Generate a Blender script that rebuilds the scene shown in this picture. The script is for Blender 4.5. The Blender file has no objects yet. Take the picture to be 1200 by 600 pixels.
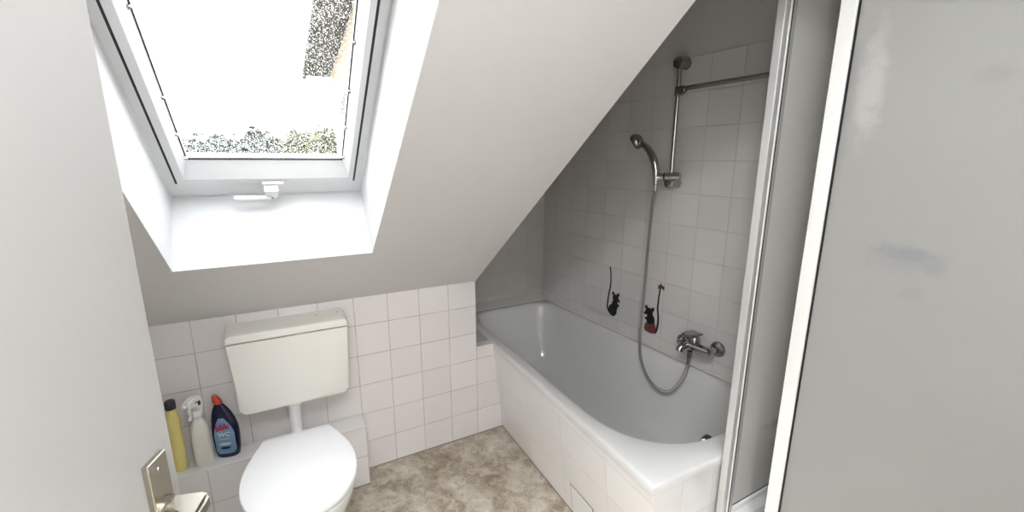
import bpy, bmesh, math, random
from mathutils import Vector, Matrix
random.seed(7)
C = bpy.context.scene.collection
PI = math.pi

# ------------------------------------------------------------------ materials
def new_mat(name):
    m = bpy.data.materials.new(name); m.use_nodes = True
    nt = m.node_tree; b = nt.nodes['Principled BSDF']
    return m, nt, b

def link(nt, a, b): nt.links.new(a, b)

def node(nt, t, **kw):
    n = nt.nodes.new(t)
    for k, v in kw.items(): setattr(n, k, v)
    return n

def math_node(nt, op, a, b=None, c=None):
    n = node(nt, 'ShaderNodeMath', operation=op)
    for i, x in enumerate((a, b, c)):
        if x is None: continue
        if isinstance(x, (int, float)): n.inputs[i].default_value = x
        else: link(nt, x, n.inputs[i])
    return n.outputs[0]

def maprange(nt, v, a, b, c, d, smooth=True):
    n = node(nt, 'ShaderNodeMapRange', interpolation_type='SMOOTHSTEP' if smooth else 'LINEAR')
    link(nt, v, n.inputs['Value'])
    for k, x in zip(('From Min', 'From Max', 'To Min', 'To Max'), (a, b, c, d)): n.inputs[k].default_value = x
    return n.outputs['Result']

def mixcol(nt, fac, a, b, blend='MIX'):
    n = node(nt, 'ShaderNodeMix', data_type='RGBA', blend_type=blend)
    if isinstance(fac, (int, float)): n.inputs[0].default_value = fac
    else: link(nt, fac, n.inputs[0])
    for i, x in ((6, a), (7, b)):
        if isinstance(x, tuple): n.inputs[i].default_value = (*x[:3], 1)
        else: link(nt, x, n.inputs[i])
    return n.outputs[2]

def bump(nt, b, h, strength=.3, dist=.002):
    n = node(nt, 'ShaderNodeBump'); n.inputs['Strength'].default_value = strength
    n.inputs['Distance'].default_value = dist
    link(nt, h, n.inputs['Height']); link(nt, n.outputs[0], b.inputs['Normal'])
    return n

def noise(nt, scale, detail=4, rough=.5, coord='Object', dist=0):
    tc = node(nt, 'ShaderNodeTexCoord')
    n = node(nt, 'ShaderNodeTexNoise'); n.inputs['Scale'].default_value = scale
    n.inputs['Detail'].default_value = detail; n.inputs['Roughness'].default_value = rough
    n.inputs['Distortion'].default_value = dist
    link(nt, tc.outputs[coord], n.inputs['Vector'])
    return n.outputs['Fac']

def plain(name, col, rough=.5, metal=0, bscale=0, bstr=.2, bdist=.001, var=0, vscale=6, coat=0, spec=.5):
    m, nt, b = new_mat(name)
    b.inputs['Base Color'].default_value = (*col, 1); b.inputs['Roughness'].default_value = rough
    b.inputs['Metallic'].default_value = metal; b.inputs['Coat Weight'].default_value = coat
    b.inputs['Specular IOR Level'].default_value = spec
    if var:
        f = noise(nt, vscale, 5, .6)
        link(nt, mixcol(nt, f, tuple(c*(1-var) for c in col), tuple(min(1, c*(1+var)) for c in col)), b.inputs['Base Color'])
    if bscale: bump(nt, b, noise(nt, bscale, 3, .6), bstr, bdist)
    return m

def tile_mat(name, col, grout, u0=0, v0=0, su=.15, sv=.15, w=.0030, var=.03, rough=.18, soft=.5, gfade=.0):
    m, nt, b = new_mat(name)
    uv = node(nt, 'ShaderNodeUVMap'); sp = node(nt, 'ShaderNodeSeparateXYZ'); link(nt, uv.outputs[0], sp.inputs[0])
    u = math_node(nt, 'DIVIDE', math_node(nt, 'SUBTRACT', sp.outputs[0], u0), su)
    v = math_node(nt, 'DIVIDE', math_node(nt, 'SUBTRACT', sp.outputs[1], v0), sv)
    def edge(t, s):
        f = math_node(nt, 'FRACT', math_node(nt, 'ADD', t, 1000.0))
        return math_node(nt, 'MULTIPLY', math_node(nt, 'MINIMUM', f, math_node(nt, 'SUBTRACT', 1.0, f)), s)
    d = math_node(nt, 'MINIMUM', edge(u, su), edge(v, sv))
    mask = maprange(nt, d, w*.5*(1-soft), w*.5*(1+soft), 1, 0)
    cb = node(nt, 'ShaderNodeCombineXYZ')
    link(nt, math_node(nt, 'FLOOR', u), cb.inputs[0]); link(nt, math_node(nt, 'FLOOR', v), cb.inputs[1])
    wn = node(nt, 'ShaderNodeTexWhiteNoise', noise_dimensions='2D'); link(nt, cb.outputs[0], wn.inputs['Vector'])
    tcol = mixcol(nt, wn.outputs['Value'], tuple(c*(1-var) for c in col), tuple(min(1, c*(1+var)) for c in col))
    g = noise(nt, 9, 3, .6)
    gcol = mixcol(nt, maprange(nt, g, .35, .65, 0, 1), grout, tuple(gr*(1-gfade)+cc*gfade for gr, cc in zip(grout, col)))
    link(nt, mixcol(nt, mask, tcol, gcol), b.inputs['Base Color'])
    link(nt, maprange(nt, mask, 0, 1, rough, .8), b.inputs['Roughness'])
    h = math_node(nt, 'ADD', maprange(nt, d, 0, w*1.6, 0, 1), math_node(nt, 'MULTIPLY', noise(nt, 16, 2, .5), .25))
    bump(nt, b, h, .35, .0015)
    return m

M = {}
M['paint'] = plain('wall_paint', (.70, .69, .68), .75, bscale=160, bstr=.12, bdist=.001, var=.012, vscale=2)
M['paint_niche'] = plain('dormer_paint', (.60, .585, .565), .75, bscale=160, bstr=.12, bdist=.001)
M['reveal'] = plain('reveal_plaster', (.72, .73, .745), .8, bscale=210, bstr=.55, bdist=.003)
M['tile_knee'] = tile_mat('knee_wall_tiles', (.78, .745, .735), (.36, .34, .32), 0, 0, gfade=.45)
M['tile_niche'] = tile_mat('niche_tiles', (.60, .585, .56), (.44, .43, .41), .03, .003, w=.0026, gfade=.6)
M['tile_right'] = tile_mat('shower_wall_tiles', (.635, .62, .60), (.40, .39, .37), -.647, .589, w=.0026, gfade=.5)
M['tile_apron'] = tile_mat('tub_apron_tiles', (.88, .87, .855), (.60, .59, .57), -.95, 0, su=.30, w=.0030, gfade=.3)
M['tile_ledge'] = tile_mat('ledge_tiles', (.78, .755, .74), (.40, .38, .36), -.603, 0, gfade=.3)
M['tile_top'] = plain('ledge_top_tile', (.80, .79, .775), .15)
M['ceramic'] = plain('white_ceramic', (.82, .82, .81), .1, coat=.3)
M['lid'] = plain('white_lid_plastic', (.90, .905, .92), .22)
M['cream'] = plain('cream_plastic', (.80, .785, .73), .28, var=.01)
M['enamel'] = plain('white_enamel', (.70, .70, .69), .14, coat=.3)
M['chrome'] = plain('chrome', (.55, .55, .55), .14, 1, var=.05)
M['dark_chrome'] = plain('worn_chrome', (.36, .355, .35), .22, 1, var=.08, vscale=30)
M['dark_plastic'] = plain('dark_plastic', (.02, .02, .022), .35)
M['steel'] = plain('brushed_steel', (.47, .445, .38), .27, 1, bscale=120, bstr=.08, var=.12, vscale=14)
M['alu'] = plain('satin_aluminium', (.66, .66, .65), .35, .35)
M['grey_alu'] = plain('grey_aluminium', (.50, .50, .49), .4, .3)
M['white_profile'] = plain('white_profile', (.88, .88, .85), .35)
M['gasket'] = plain('black_gasket', (.012, .012, .013), .6)
M['seal'] = plain('silicone_seam', (.30, .26, .21), .6)
M['silicone'] = plain('white_silicone', (.70, .69, .66), .4)
M['door'] = plain('door_lacquer', (.455, .452, .444), .42, bscale=40, bstr=.05, var=.012, vscale=3)
M['pvc'] = plain('white_window_frame', (.70, .71, .725), .3)
M['yellow'] = plain('yellow_plastic', (.80, .69, .26), .35, var=.05)
M['milky'] = plain('milky_plastic', (.76, .75, .68), .35, var=.03)
M['white_plastic'] = plain('white_plastic', (.85, .85, .84), .3)
M['navy'] = plain('navy_plastic', (.006, .007, .035), .25)
M['red_cap'] = plain('red_cap_plastic', (.50, .055, .02), .35)
M['ink_red'] = plain('red_ink', (.45, .01, .05), .5)
M['ink_dark'] = plain('navy_ink', (.015, .04, .16), .5)
M['ink_white'] = plain('white_ink', (.85, .9, .95), .5)
M['sticker_black'] = plain('black_sticker', (.008, .008, .009), .4)
M['sticker_red'] = plain('brownish_red_sticker', (.13, .025, .03), .45)
M['sticker_rose'] = plain('dull_rose_sticker', (.16, .05, .045), .45)
M['roof_slate'] = plain('dark_roof', (.022, .020, .019), .8, var=.4, vscale=20)
M['cream_render'] = plain('cream_render', (.30, .235, .17), .9, bscale=30)
M['trunk'] = plain('bark', (.08, .06, .045), .9, var=.3)
M['ground'] = plain('meadow', (.10, .13, .06), .95, var=.3, vscale=.6)
M['roof_tile'] = plain('roof_covering', (.08, .06, .055), .8, var=.2)

# blue bottle label: sky blue paper, lighter towards its foot where a wash basin is printed
M['label_blue'] = plain('blue_label_paper', (.30, .52, .76), .35, var=.12, vscale=30)

# hose: ribbed metal
m, nt, b = new_mat('ribbed_hose'); b.inputs['Metallic'].default_value = .9; b.inputs['Roughness'].default_value = .35
b.inputs['Base Color'].default_value = (.42, .41, .40, 1)
uv = node(nt, 'ShaderNodeUVMap'); sp = node(nt, 'ShaderNodeSeparateXYZ'); link(nt, uv.outputs[0], sp.inputs[0])
rib = math_node(nt, 'SINE', math_node(nt, 'MULTIPLY', sp.outputs[1], 2*PI/.004))
bump(nt, b, rib, .6, .0015); M['hose'] = m

# stone-look vinyl floor
m, nt, b = new_mat('stone_vinyl')
tc = node(nt, 'ShaderNodeTexCoord')
n1 = noise(nt, 5.5, 5, .6, dist=.7); n2 = noise(nt, 22, 6, .7, dist=.8); n3 = noise(nt, 110, 4, .75)
cr = node(nt, 'ShaderNodeValToRGB')
e = cr.color_ramp.elements
e[0].position = .26; e[0].color = (.20, .155, .110, 1)
e[1].position = .78; e[1].color = (.70, .65, .57, 1)
x = cr.color_ramp.elements.new(.44); x.color = (.35, .295, .225, 1)
x = cr.color_ramp.elements.new(.55); x.color = (.48, .425, .35, 1)
f = math_node(nt, 'ADD', math_node(nt, 'MULTIPLY', n1, .46), math_node(nt, 'ADD', math_node(nt, 'MULTIPLY', n2, .36), math_node(nt, 'MULTIPLY', n3, .18)))
link(nt, maprange(nt, f, .33, .67, .18, .86, False), cr.inputs[0])
link(nt, cr.outputs[0], b.inputs['Base Color']); b.inputs['Roughness'].default_value = .5
bump(nt, b, n3, .15, .001); M['floor'] = m

# frosted acrylic of the shower cabin: a matt sheet that passes some diffused light, with worn smudges and a painted reflection streak
def frosted(name, col, trans, smears_and_glint, streaks):
    m, nt, b = new_mat(name)
    tc = node(nt, 'ShaderNodeTexCoord')
    sp = node(nt, 'ShaderNodeSeparateXYZ'); link(nt, tc.outputs['Object'], sp.inputs[0])
    colour = mixcol(nt, noise(nt, 3, 4, .6), tuple(c*.965 for c in col), tuple(c*1.03 for c in col))
    speck = noise(nt, 420, 2, .6)
    colour = mixcol(nt, maprange(nt, speck, .3, .7, 0, .10), colour, (.45, .45, .42))
    ragged = noise(nt, 26, 5, .7)
    for (axis, cu, cz, ru, rz, amt, sc) in smears_and_glint:
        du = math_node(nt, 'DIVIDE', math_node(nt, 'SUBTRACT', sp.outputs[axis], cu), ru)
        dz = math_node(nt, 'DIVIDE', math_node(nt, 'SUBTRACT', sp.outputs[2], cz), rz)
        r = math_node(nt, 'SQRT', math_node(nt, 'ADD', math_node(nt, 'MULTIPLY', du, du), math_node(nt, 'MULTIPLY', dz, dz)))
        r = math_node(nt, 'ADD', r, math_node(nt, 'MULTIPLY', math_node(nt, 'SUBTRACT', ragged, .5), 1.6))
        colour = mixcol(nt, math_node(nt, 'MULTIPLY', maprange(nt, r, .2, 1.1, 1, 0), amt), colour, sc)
    link(nt, colour, b.inputs['Base Color']); b.inputs['Roughness'].default_value = .42
    b.inputs['Specular IOR Level'].default_value = .45
    bump(nt, b, math_node(nt, 'ADD', noise(nt, 300, 2, .5), math_node(nt, 'MULTIPLY', noise(nt, 14, 4, .7), 1.4)), .18, .002)
    tr = node(nt, 'ShaderNodeBsdfTranslucent'); link(nt, colour, tr.inputs[0])
    mx = node(nt, 'ShaderNodeMixShader'); mx.inputs[0].default_value = trans
    link(nt, b.outputs[0], mx.inputs[1]); link(nt, tr.outputs[0], mx.inputs[2])
    link(nt, mx.outputs[0], nt.nodes['Material Output'].inputs[0])
    return m
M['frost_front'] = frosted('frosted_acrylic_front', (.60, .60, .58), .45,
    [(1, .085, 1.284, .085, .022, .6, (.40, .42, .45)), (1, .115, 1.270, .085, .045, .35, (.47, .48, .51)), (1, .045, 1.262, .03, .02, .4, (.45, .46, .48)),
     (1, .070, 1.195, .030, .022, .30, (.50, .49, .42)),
     (1, .215, 1.66, .035, .15, .75, (.80, .795, .78)), (1, .012, 1.655, .035, .025, .45, (.50, .50, .47)),  # first entry: bright streak, a reflection painted into the colour
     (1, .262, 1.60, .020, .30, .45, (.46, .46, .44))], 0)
M['frost_back'] = frosted('frosted_acrylic_back', (.84, .83, .80), .28,
    [(0, .02, .584, .10, .022, .6, (.48, .49, .50))], 0)

# window glass wet with rain
m, nt, b = new_mat('rainy_glass')
out = nt.nodes['Material Output']; nt.nodes.remove(b)
tp = node(nt, 'ShaderNodeBsdfTransparent'); tp.inputs[0].default_value = (.97, .98, .98, 1)
gl = node(nt, 'ShaderNodeBsdfGlossy'); gl.inputs['Roughness'].default_value = .02
m1 = node(nt, 'ShaderNodeMixShader'); m1.inputs[0].default_value = .04; link(nt, tp.outputs[0], m1.inputs[1]); link(nt, gl.outputs[0], m1.inputs[2])
tc = node(nt, 'ShaderNodeTexCoord')
vor = node(nt, 'ShaderNodeTexVoronoi'); vor.inputs['Scale'].default_value = 360; link(nt, tc.outputs['Object'], vor.inputs['Vector'])
bp = node(nt, 'ShaderNodeBump'); bp.inputs['Strength'].default_value = 1; bp.inputs['Distance'].default_value = .0018; bp.invert = True
link(nt, vor.outputs['Distance'], bp.inputs['Height'])
rf = node(nt, 'ShaderNodeBsdfRefraction'); rf.inputs['IOR'].default_value = 1.33; rf.inputs['Roughness'].default_value = 0
link(nt, bp.outputs[0], rf.inputs['Normal'])
wnz = node(nt, 'ShaderNodeSeparateColor'); link(nt, vor.outputs['Color'], wnz.inputs[0])
big = math_node(nt, 'LESS_THAN', vor.outputs['Distance'], math_node(nt, 'MULTIPLY', wnz.outputs[0], .40))
m2 = node(nt, 'ShaderNodeMixShader'); link(nt, big, m2.inputs[0]); link(nt, m1.outputs[0], m2.inputs[1]); link(nt, rf.outputs[0], m2.inputs[2])
link(nt, m2.outputs[0], out.inputs[0]); M['glass'] = m

def leaf_mat(name, a, c):
    m, nt, b = new_mat(name)
    oi = node(nt, 'ShaderNodeNewGeometry')
    link(nt, mixcol(nt, oi.outputs['Random Per Island'], a, c), b.inputs['Base Color'])
    b.inputs['Roughness'].default_value = .6
    return m
M['leaf_blue'] = leaf_mat('bluish_leaves', (.022, .030, .026), (.070, .085, .082))
M['leaf_green'] = leaf_mat('dark_green_leaves', (.016, .026, .014), (.055, .07, .042))
M['leaf_yellow'] = leaf_mat('yellow_green_leaves', (.035, .042, .012), (.11, .11, .042))

def emit(name, col, s):
    m = bpy.data.materials.new(name); m.use_nodes = True; nt = m.node_tree
    nt.nodes.remove(nt.nodes['Principled BSDF']); e = node(nt, 'ShaderNodeEmission')
    e.inputs[0].default_value = (*col, 1); e.inputs[1].default_value = s
    link(nt, e.outputs[0], nt.nodes['Material Output'].inputs[0]); return m
M['room_fill_glow'] = emit('room_fill_glow', (.97, .985, 1.0), 48)  # emission of the lamp added as fill inside the room
M['hall_fill_glow'] = emit('hall_fill_light', (.975, .985, 1.0), 190)  # emission of the lamp added as fill in the hall

# ------------------------------------------------------------------ mesh helpers
def newbm():
    bm = bmesh.new(); bm.loops.layers.uv.new('UVMap'); return bm

def box_uv(bm):
    uvl = bm.loops.layers.uv.verify()
    bm.normal_update()
    for f in bm.faces:
        n = f.normal; ax = max(range(3), key=lambda i: abs(n[i]))
        for l in f.loops:
            c = l.vert.co
            l[uvl].uv = ((c.y, c.z), (c.x, c.z), (c.x, c.y))[ax]

def obj(name, bm, m, parent=None, smooth=False, uv='box', autosmooth=None, base=True):
    """link bm (world coordinates) as one mesh object under parent"""
    bmesh.ops.recalc_face_normals(bm, faces=bm.faces)
    if uv == 'box': box_uv(bm)
    me = bpy.data.meshes.new(name)
    if parent is not None: off = world_loc(parent)
    elif base and len(bm.verts):
        xs = [v.co.x for v in bm.verts]; ys = [v.co.y for v in bm.verts]; zs = [v.co.z for v in bm.verts]
        off = Vector(((min(xs)+max(xs))/2, (min(ys)+max(ys))/2, min(zs)))
    else: off = Vector()
    bmesh.ops.translate(bm, vec=-off, verts=bm.verts)
    if smooth:
        for f in bm.faces: f.smooth = True
        lim = math.radians(autosmooth or 40)
        for e in bm.edges:
            if len(e.link_faces) == 2 and e.calc_face_angle(0) > lim: e.smooth = False
    bm.to_mesh(me); bm.free()
    if isinstance(m, (list, tuple)):
        for x in m: me.materials.append(x)
    else: me.materials.append(m)
    o = bpy.data.objects.new(name, me); C.objects.link(o)
    if parent is not None:
        o.parent = parent; o['_off'] = 0; del o['_off']
        OFF[o.name] = off
    else:
        o.location = off; OFF[o.name] = off
    return o
OFF = {}
def world_loc(o): return OFF[o.name].copy()

def thing(name, label, cat, loc, group=None):
    o = bpy.data.objects.new(name, None); C.objects.link(o); o.location = loc; o.empty_display_size = .05
    OFF[o.name] = Vector(loc)
    o['label'] = label; o['category'] = cat
    if group: o['group'] = group
    return o
def structure(name, bm=None, m=None, loc=(0, 0, 0), **kw):
    if bm is None:
        o = bpy.data.objects.new(name, None); C.objects.link(o); o.location = loc; OFF[o.name] = Vector(loc)
    else: o = obj(name, bm, m, base=False, **kw)
    o['kind'] = 'structure'; return o

def box(bm, x0, x1, y0, y1, z0, z1, bev=0, seg=2, mtx=None):
    r = bmesh.ops.create_cube(bm, size=1)
    vs = r['verts']
    for v in vs:
        v.co = Vector((x0+(v.co.x+.5)*(x1-x0), y0+(v.co.y+.5)*(y1-y0), z0+(v.co.z+.5)*(z1-z0)))
    if bev:
        es = list({e for v in vs for e in v.link_edges})
        rb = bmesh.ops.bevel(bm, geom=es, offset=bev, segments=seg, affect='EDGES', profile=.5)
        vs = list({v for f in rb['faces'] for v in f.verts} | {v for v in vs if v.is_valid})
        seen = set(); stack = list(vs)
        while stack:
            v = stack.pop()
            if v in seen: continue
            seen.add(v)
            for e in v.link_edges: stack.append(e.other_vert(v))
        vs = list(seen)
    if mtx:
        for v in vs: v.co = mtx @ v.co
    return vs

def prism(bm, poly, fn, a, b):
    """extrude polygon poly; fn(p, t) gives the 3D point for t=a and t=b"""
    A = [bm.verts.new(fn(p, a)) for p in poly]; B = [bm.verts.new(fn(p, b)) for p in poly]
    n = len(poly); bm.faces.new(A); bm.faces.new(B[::-1])
    for i in range(n): bm.faces.new((A[i], B[i], B[(i+1) % n], A[(i+1) % n]))

def loft(bm, rings, cap0=True, cap1=True, closed=True):
    R = [[bm.verts.new(p) for p in r] for r in rings]
    n = len(rings[0])
    for a, b_ in zip(R, R[1:]):
        for i in range(n if closed else n-1):
            j = (i+1) % n
            bm.faces.new((a[i], a[j], b_[j], b_[i]))
    if cap0: bm.faces.new(R[0][::-1])
    if cap1: bm.faces.new(R[-1])
    return R

def frame_for(d):
    d = Vector(d).normalized()
    up = Vector((0, 0, 1)) if abs(d.z) < .95 else Vector((0, 1, 0))
    a = d.cross(up).normalized(); return a, d.cross(a).normalized()

def lathe(bm, prof, base, axis=(0, 0, 1), seg=32, cap0=True, cap1=True, sx=1, sy=1, ab=None):
    """prof: (radius, height along axis)"""
    d = Vector(axis).normalized(); a, b_ = ab if ab else frame_for(d); base = Vector(base)
    rings = []
    for r, h in prof:
        r = max(r, .0002)
        rings.append([base+d*h+a*(r*sx*math.cos(2*PI*i/seg))+b_*(r*sy*math.sin(2*PI*i/seg)) for i in range(seg)])
    return loft(bm, rings, cap0, cap1)

def spline(pts, n=8):
    P = [Vector(p) for p in pts]; P = [2*P[0]-P[1]]+P+[2*P[-1]-P[-2]]; o = []
    for i in range(1, len(P)-2):
        for k in range(n):
            t = k/n
            o.append(.5*((2*P[i])+(-P[i-1]+P[i+1])*t+(2*P[i-1]-5*P[i]+4*P[i+1]-P[i+2])*t*t+(-P[i-1]+3*P[i]-3*P[i+1]+P[i+2])*t**3))
    o.append(P[-2]); return o

def tube(bm, pts, rad, seg=14, sx=1, sy=1, ref=None):
    pts = [Vector(p) for p in pts]; n = len(pts)
    rr = rad if isinstance(rad, (list, tuple)) else [rad]*n
    prev = None; rings = []; L = [0]
    for i, p in enumerate(pts):
        t = (pts[min(i+1, n-1)]-pts[max(i-1, 0)]).normalized()
        if prev is None: a = Vector(ref) if ref else frame_for(t)[0]
        else: a = prev
        a = (a-t*a.dot(t)).normalized(); b_ = t.cross(a); prev = a
        rings.append([p+a*(rr[i]*sx*math.cos(2*PI*k/seg))+b_*(rr[i]*sy*math.sin(2*PI*k/seg)) for k in range(seg)])
        if i: L.append(L[-1]+(p-pts[i-1]).length)
    R = loft(bm, rings)
    uvl = bm.loops.layers.uv.verify(); dist = {}
    for r, l in zip(R, L):
        for v in r: dist[v] = l
    for f in bm.faces:
        for lp in f.loops:
            if lp.vert in dist: lp[uvl].uv = (0, dist[lp.vert])

def rrect(w, d, r, n=6):
    """rounded rectangle outline, centred"""
    o = []
    for cx, cy, a0 in ((w/2-r, d/2-r, 0), (-w/2+r, d/2-r, 90), (-w/2+r, -d/2+r, 180), (w/2-r, -d/2+r, 270)):
        for k in range(n+1):
            a = math.radians(a0+90*k/n); o.append((cx+r*math.cos(a), cy+r*math.sin(a)))
    return o

def text_part(name, body, size, mtx, m, parent, depth=.0004):
    cu = bpy.data.curves.new(name, 'FONT'); cu.body = body; cu.size = size; cu.extrude = depth; cu.offset = size*.028
    cu.align_x = 'CENTER'; cu.align_y = 'CENTER'; cu.resolution_u = 3
    t = bpy.data.objects.new(name, cu); C.objects.link(t)
    dg = bpy.context.evaluated_depsgraph_get(); me = bpy.data.meshes.new_from_object(t.evaluated_get(dg))
    bpy.data.objects.remove(t); bpy.data.curves.remove(cu)
    bm = newbm(); bm.from_mesh(me); bpy.data.meshes.remove(me)
    for v in bm.verts: v.co = mtx @ v.co
    return obj(name, bm, m, parent)

# ------------------------------------------------------------------ room shell
TH = math.radians(37.6); CT, ST = math.cos(TH), math.sin(TH)
Z0 = .883
def slope(x, s, d):                       # s up along the slope from the knee wall, d outwards through the roof
    return Vector((x, -CT*s+ST*d, Z0+ST*s+CT*d))
XL = -1.50; YF = -2.15; ZC = 2.40
def LXn(y): return .100+.036*y
def WX(y): return .796-.054*y            # face of the long tiled wall
def yz(p, t): return Vector((t, p[0], p[1]))
def xy(p, t): return Vector((p[0], p[1], t))

bm = newbm(); prism(bm, [(XL-.15, YF-.15), (1.1, YF-.15), (1.1, .75), (XL-.15, .75)], xy, -.12, 0); structure('floor', bm, M['floor'])

# knee wall, lower strip reaching the tub apron
bm = newbm(); prism(bm, [(0, 0), (0, .883), (.1, .806), (.1, 0)], yz, XL, 0); structure('wall_back', bm, M['tile_knee'])
bm = newbm(); prism(bm, [(.0, 0), (.155, 0), (.100, .519), (.0, .519)], lambda p, t: Vector((p[0], t, p[1])), 0, .05)
structure('wall_back_foot', bm, M['tile_knee'])

# roof slope with its window opening
OX0, OX1, OS0, OS1 = -1.163, -.563, .446, 1.62
SD = .33
def yz_from_s(s, d): v = slope(0, s, d); return (v.y, v.z)
y_in = lambda z: -(z-Z0)/math.tan(TH)
def slab(x0, x1, s0, s1, bm):
    """piece of the slab between two heights, its ends cut square to the slope unless at the foot or the top"""
    def pts(s, end):
        if end == 'foot': return [(0, Z0), (.1, Z0-.1*math.tan(TH)), (.1, Z0-.1*math.tan(TH)+SD/CT)]
        if end == 'top': return [(y_in(ZC)+SD/ST, ZC), (y_in(ZC), ZC)]
        return None
    lo = pts(0, 'foot') if s0 is None else [yz_from_s(s0, 0), yz_from_s(s0, SD)]
    hi = pts(0, 'top') if s1 is None else [yz_from_s(s1, SD), yz_from_s(s1, 0)]
    prism(bm, lo+hi, yz, x0, x1)
bm = newbm()
slab(XL, OX0, None, None, bm); slab(OX1, 0, None, None, bm); slab(OX0, OX1, None, OS0, bm); slab(OX0, OX1, OS1, None, bm)
bmesh.ops.remove_doubles(bm, verts=bm.verts, dist=1e-5)
structure('ceiling', bm, M['paint'])
# reveal lining: four thin plaster boards just inside the opening
t = .004
bm = newbm()
def sbox(bm, x0, x1, s0, s1, d0, d1):
    P = [slope(x, s, d) for x in (x0, x1) for s in (s0, s1) for d in (d0, d1)]
    V = [bm.verts.new(p) for p in P]
    for q in ((0, 1, 3, 2), (4, 6, 7, 5), (0, 4, 5, 1), (2, 3, 7, 6), (0, 2, 6, 4), (1, 5, 7, 3)): bm.faces.new([V[i] for i in q])
    return V
sbox(bm, OX0, OX0+t, OS0, OS1, -.0015, .268); sbox(bm, OX1-t, OX1, OS0, OS1, -.0015, .268)
sbox(bm, OX0+t, OX1-t, OS0, OS0+t, -.0015, .268); sbox(bm, OX0+t, OX1-t, OS1-t, OS1, -.0015, .268)
structure('trim_1', bm, M['reveal'])

# dormer over the tub: cheek wall, back wall, long wall, flat ceiling
yo = .1-(ZC-(Z0-.1*math.tan(TH)+SD/CT))/math.tan(TH)
bm = newbm(); prism(bm, [(.1, 0), (.66, 0), (.66, ZC), (yo, ZC), (.1, Z0-.1*math.tan(TH)+SD/CT)], yz, -.1, 0)
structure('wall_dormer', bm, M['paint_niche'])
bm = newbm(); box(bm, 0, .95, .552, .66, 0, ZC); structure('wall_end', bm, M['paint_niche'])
bm = newbm(); prism(bm, [(0, .545), (WX(.545), .545), (WX(.552), .552), (0, .552)], xy, .50, 1.95)
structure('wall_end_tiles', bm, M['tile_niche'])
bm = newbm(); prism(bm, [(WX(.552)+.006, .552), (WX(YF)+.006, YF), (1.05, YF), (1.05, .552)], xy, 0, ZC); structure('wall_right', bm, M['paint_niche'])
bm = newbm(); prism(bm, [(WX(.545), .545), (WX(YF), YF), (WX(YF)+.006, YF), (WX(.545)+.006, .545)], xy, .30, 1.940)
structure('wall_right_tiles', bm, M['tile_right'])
bm = newbm(); box(bm, XL-.12, XL, YF, .1, 0, ZC); structure('wall_left', bm, M['paint'])
# wall with the doorway the photograph is taken from
DX0, DX1, DZ = -1.285, -.435, 2.02
bm = newbm(); box(bm, XL-.12, DX0, YF-.12, YF, 0, ZC); box(bm, DX1, 1.05, YF-.12, YF, 0, ZC); box(bm, DX0, DX1, YF-.12, YF, DZ, ZC)
structure('wall_front', bm, M['paint'])
bm = newbm(); prism(bm, [(XL-.12, YF-.12), (1.05, YF-.12), (1.05, .66), (-.1, .66), (-.1, yo), (XL-.12, yo)], xy, ZC, ZC+.12)
structure('ceiling_flat', bm, M['paint'])
# the hall outside the door
HY = YF-.12
bm = newbm(); box(bm, XL-.12, .4, HY-1.5, HY, -.12, 0); structure('floor_hall', bm, M['floor'])
bm = newbm(); box(bm, XL-.22, XL-.12, HY-1.5, HY, 0, ZC); box(bm, .4, .5, HY-1.5, HY, 0, ZC); box(bm, XL-.22, .5, HY-1.6, HY-1.5, 0, ZC); structure('wall_hall', bm, M['paint'])
bm = newbm(); box(bm, XL-.22, .5, HY-1.6, HY, ZC, ZC+.1); structure('ceiling_hall', bm, M['paint'])

# tiled box ledge behind the toilet
bm = newbm(); box(bm, XL, -.603, -.107, 0, 0, .300); structure('wall_ledge', bm, M['tile_ledge'])
bm = newbm(); box(bm, XL, -.601, -.110, 0, .300, .306, .0015, 1); structure('wall_ledge_top', bm, M['tile_top'])
# sloped tile strip between tub and end wall
bm = newbm(); prism(bm, [(.505, .50), (.545, .50), (.545, .562), (.505, .523)], yz, 0, .770); structure('trim_2', bm, M['tile_niche'])
bm = newbm(); prism(bm, [(0, .052), (.099, .052), (LXn(.50)-.001, .50), (0, .50)], xy, 0, .517); structure('wall_niche_ledge', bm, M['tile_niche'])
# dark seam where the floor meets the walls
bm = newbm(); box(bm, -.603, .155, -.005, 0, 0, .004); structure('baseboard_back', bm, M['seal'])
bm = newbm(); box(bm, XL, -.600, -.112, -.107, 0, .004); structure('baseboard_ledge', bm, M['seal'])

# ------------------------------------------------------------------ skylight
w = structure('window_1', loc=slope(-.863, OS0, .27))
FX0, FX1, FS0, FS1 = OX0+t, OX1-t, OS0+t, OS1-t
def sring(bm, o, i, d0o, d0i, d1):
    """rectangular ring between outer (x0,x1,s0,s1) and inner, face sloping from d0o to d0i, back at d1"""
    def cs(r, d): return [slope(r[0], r[2], d), slope(r[1], r[2], d), slope(r[1], r[3], d), slope(r[0], r[3], d)]
    R = [[bm.verts.new(p) for p in q] for q in (cs(o, d0o), cs(i, d0i), cs(i, d1), cs(o, d1))]
    for k in range(4):
        a, b_ = R[k], R[(k+1) % 4]
        for j in range(4): bm.faces.new((a[j], a[(j+1) % 4], b_[(j+1) % 4], b_[j]))
SX0, SX1, SS0, SS1 = -1.127, -.602, .524, OS1-.06
bm = newbm(); sring(bm, (FX0, FX1, FS0, FS1), (SX0-.008, SX1+.009, SS0-.008, SS1+.006), .270, .2735, .345); 
fr_ = obj('window_frame', bm, M['pvc'], w)
bm = newbm(); sring(bm, (FX0, FX1, FS0, FS1), (FX0+.004, FX1-.004, FS0+.004, FS1-.004), .264, .266, .270); obj('lining_profile', bm, M['alu'], w)
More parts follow.
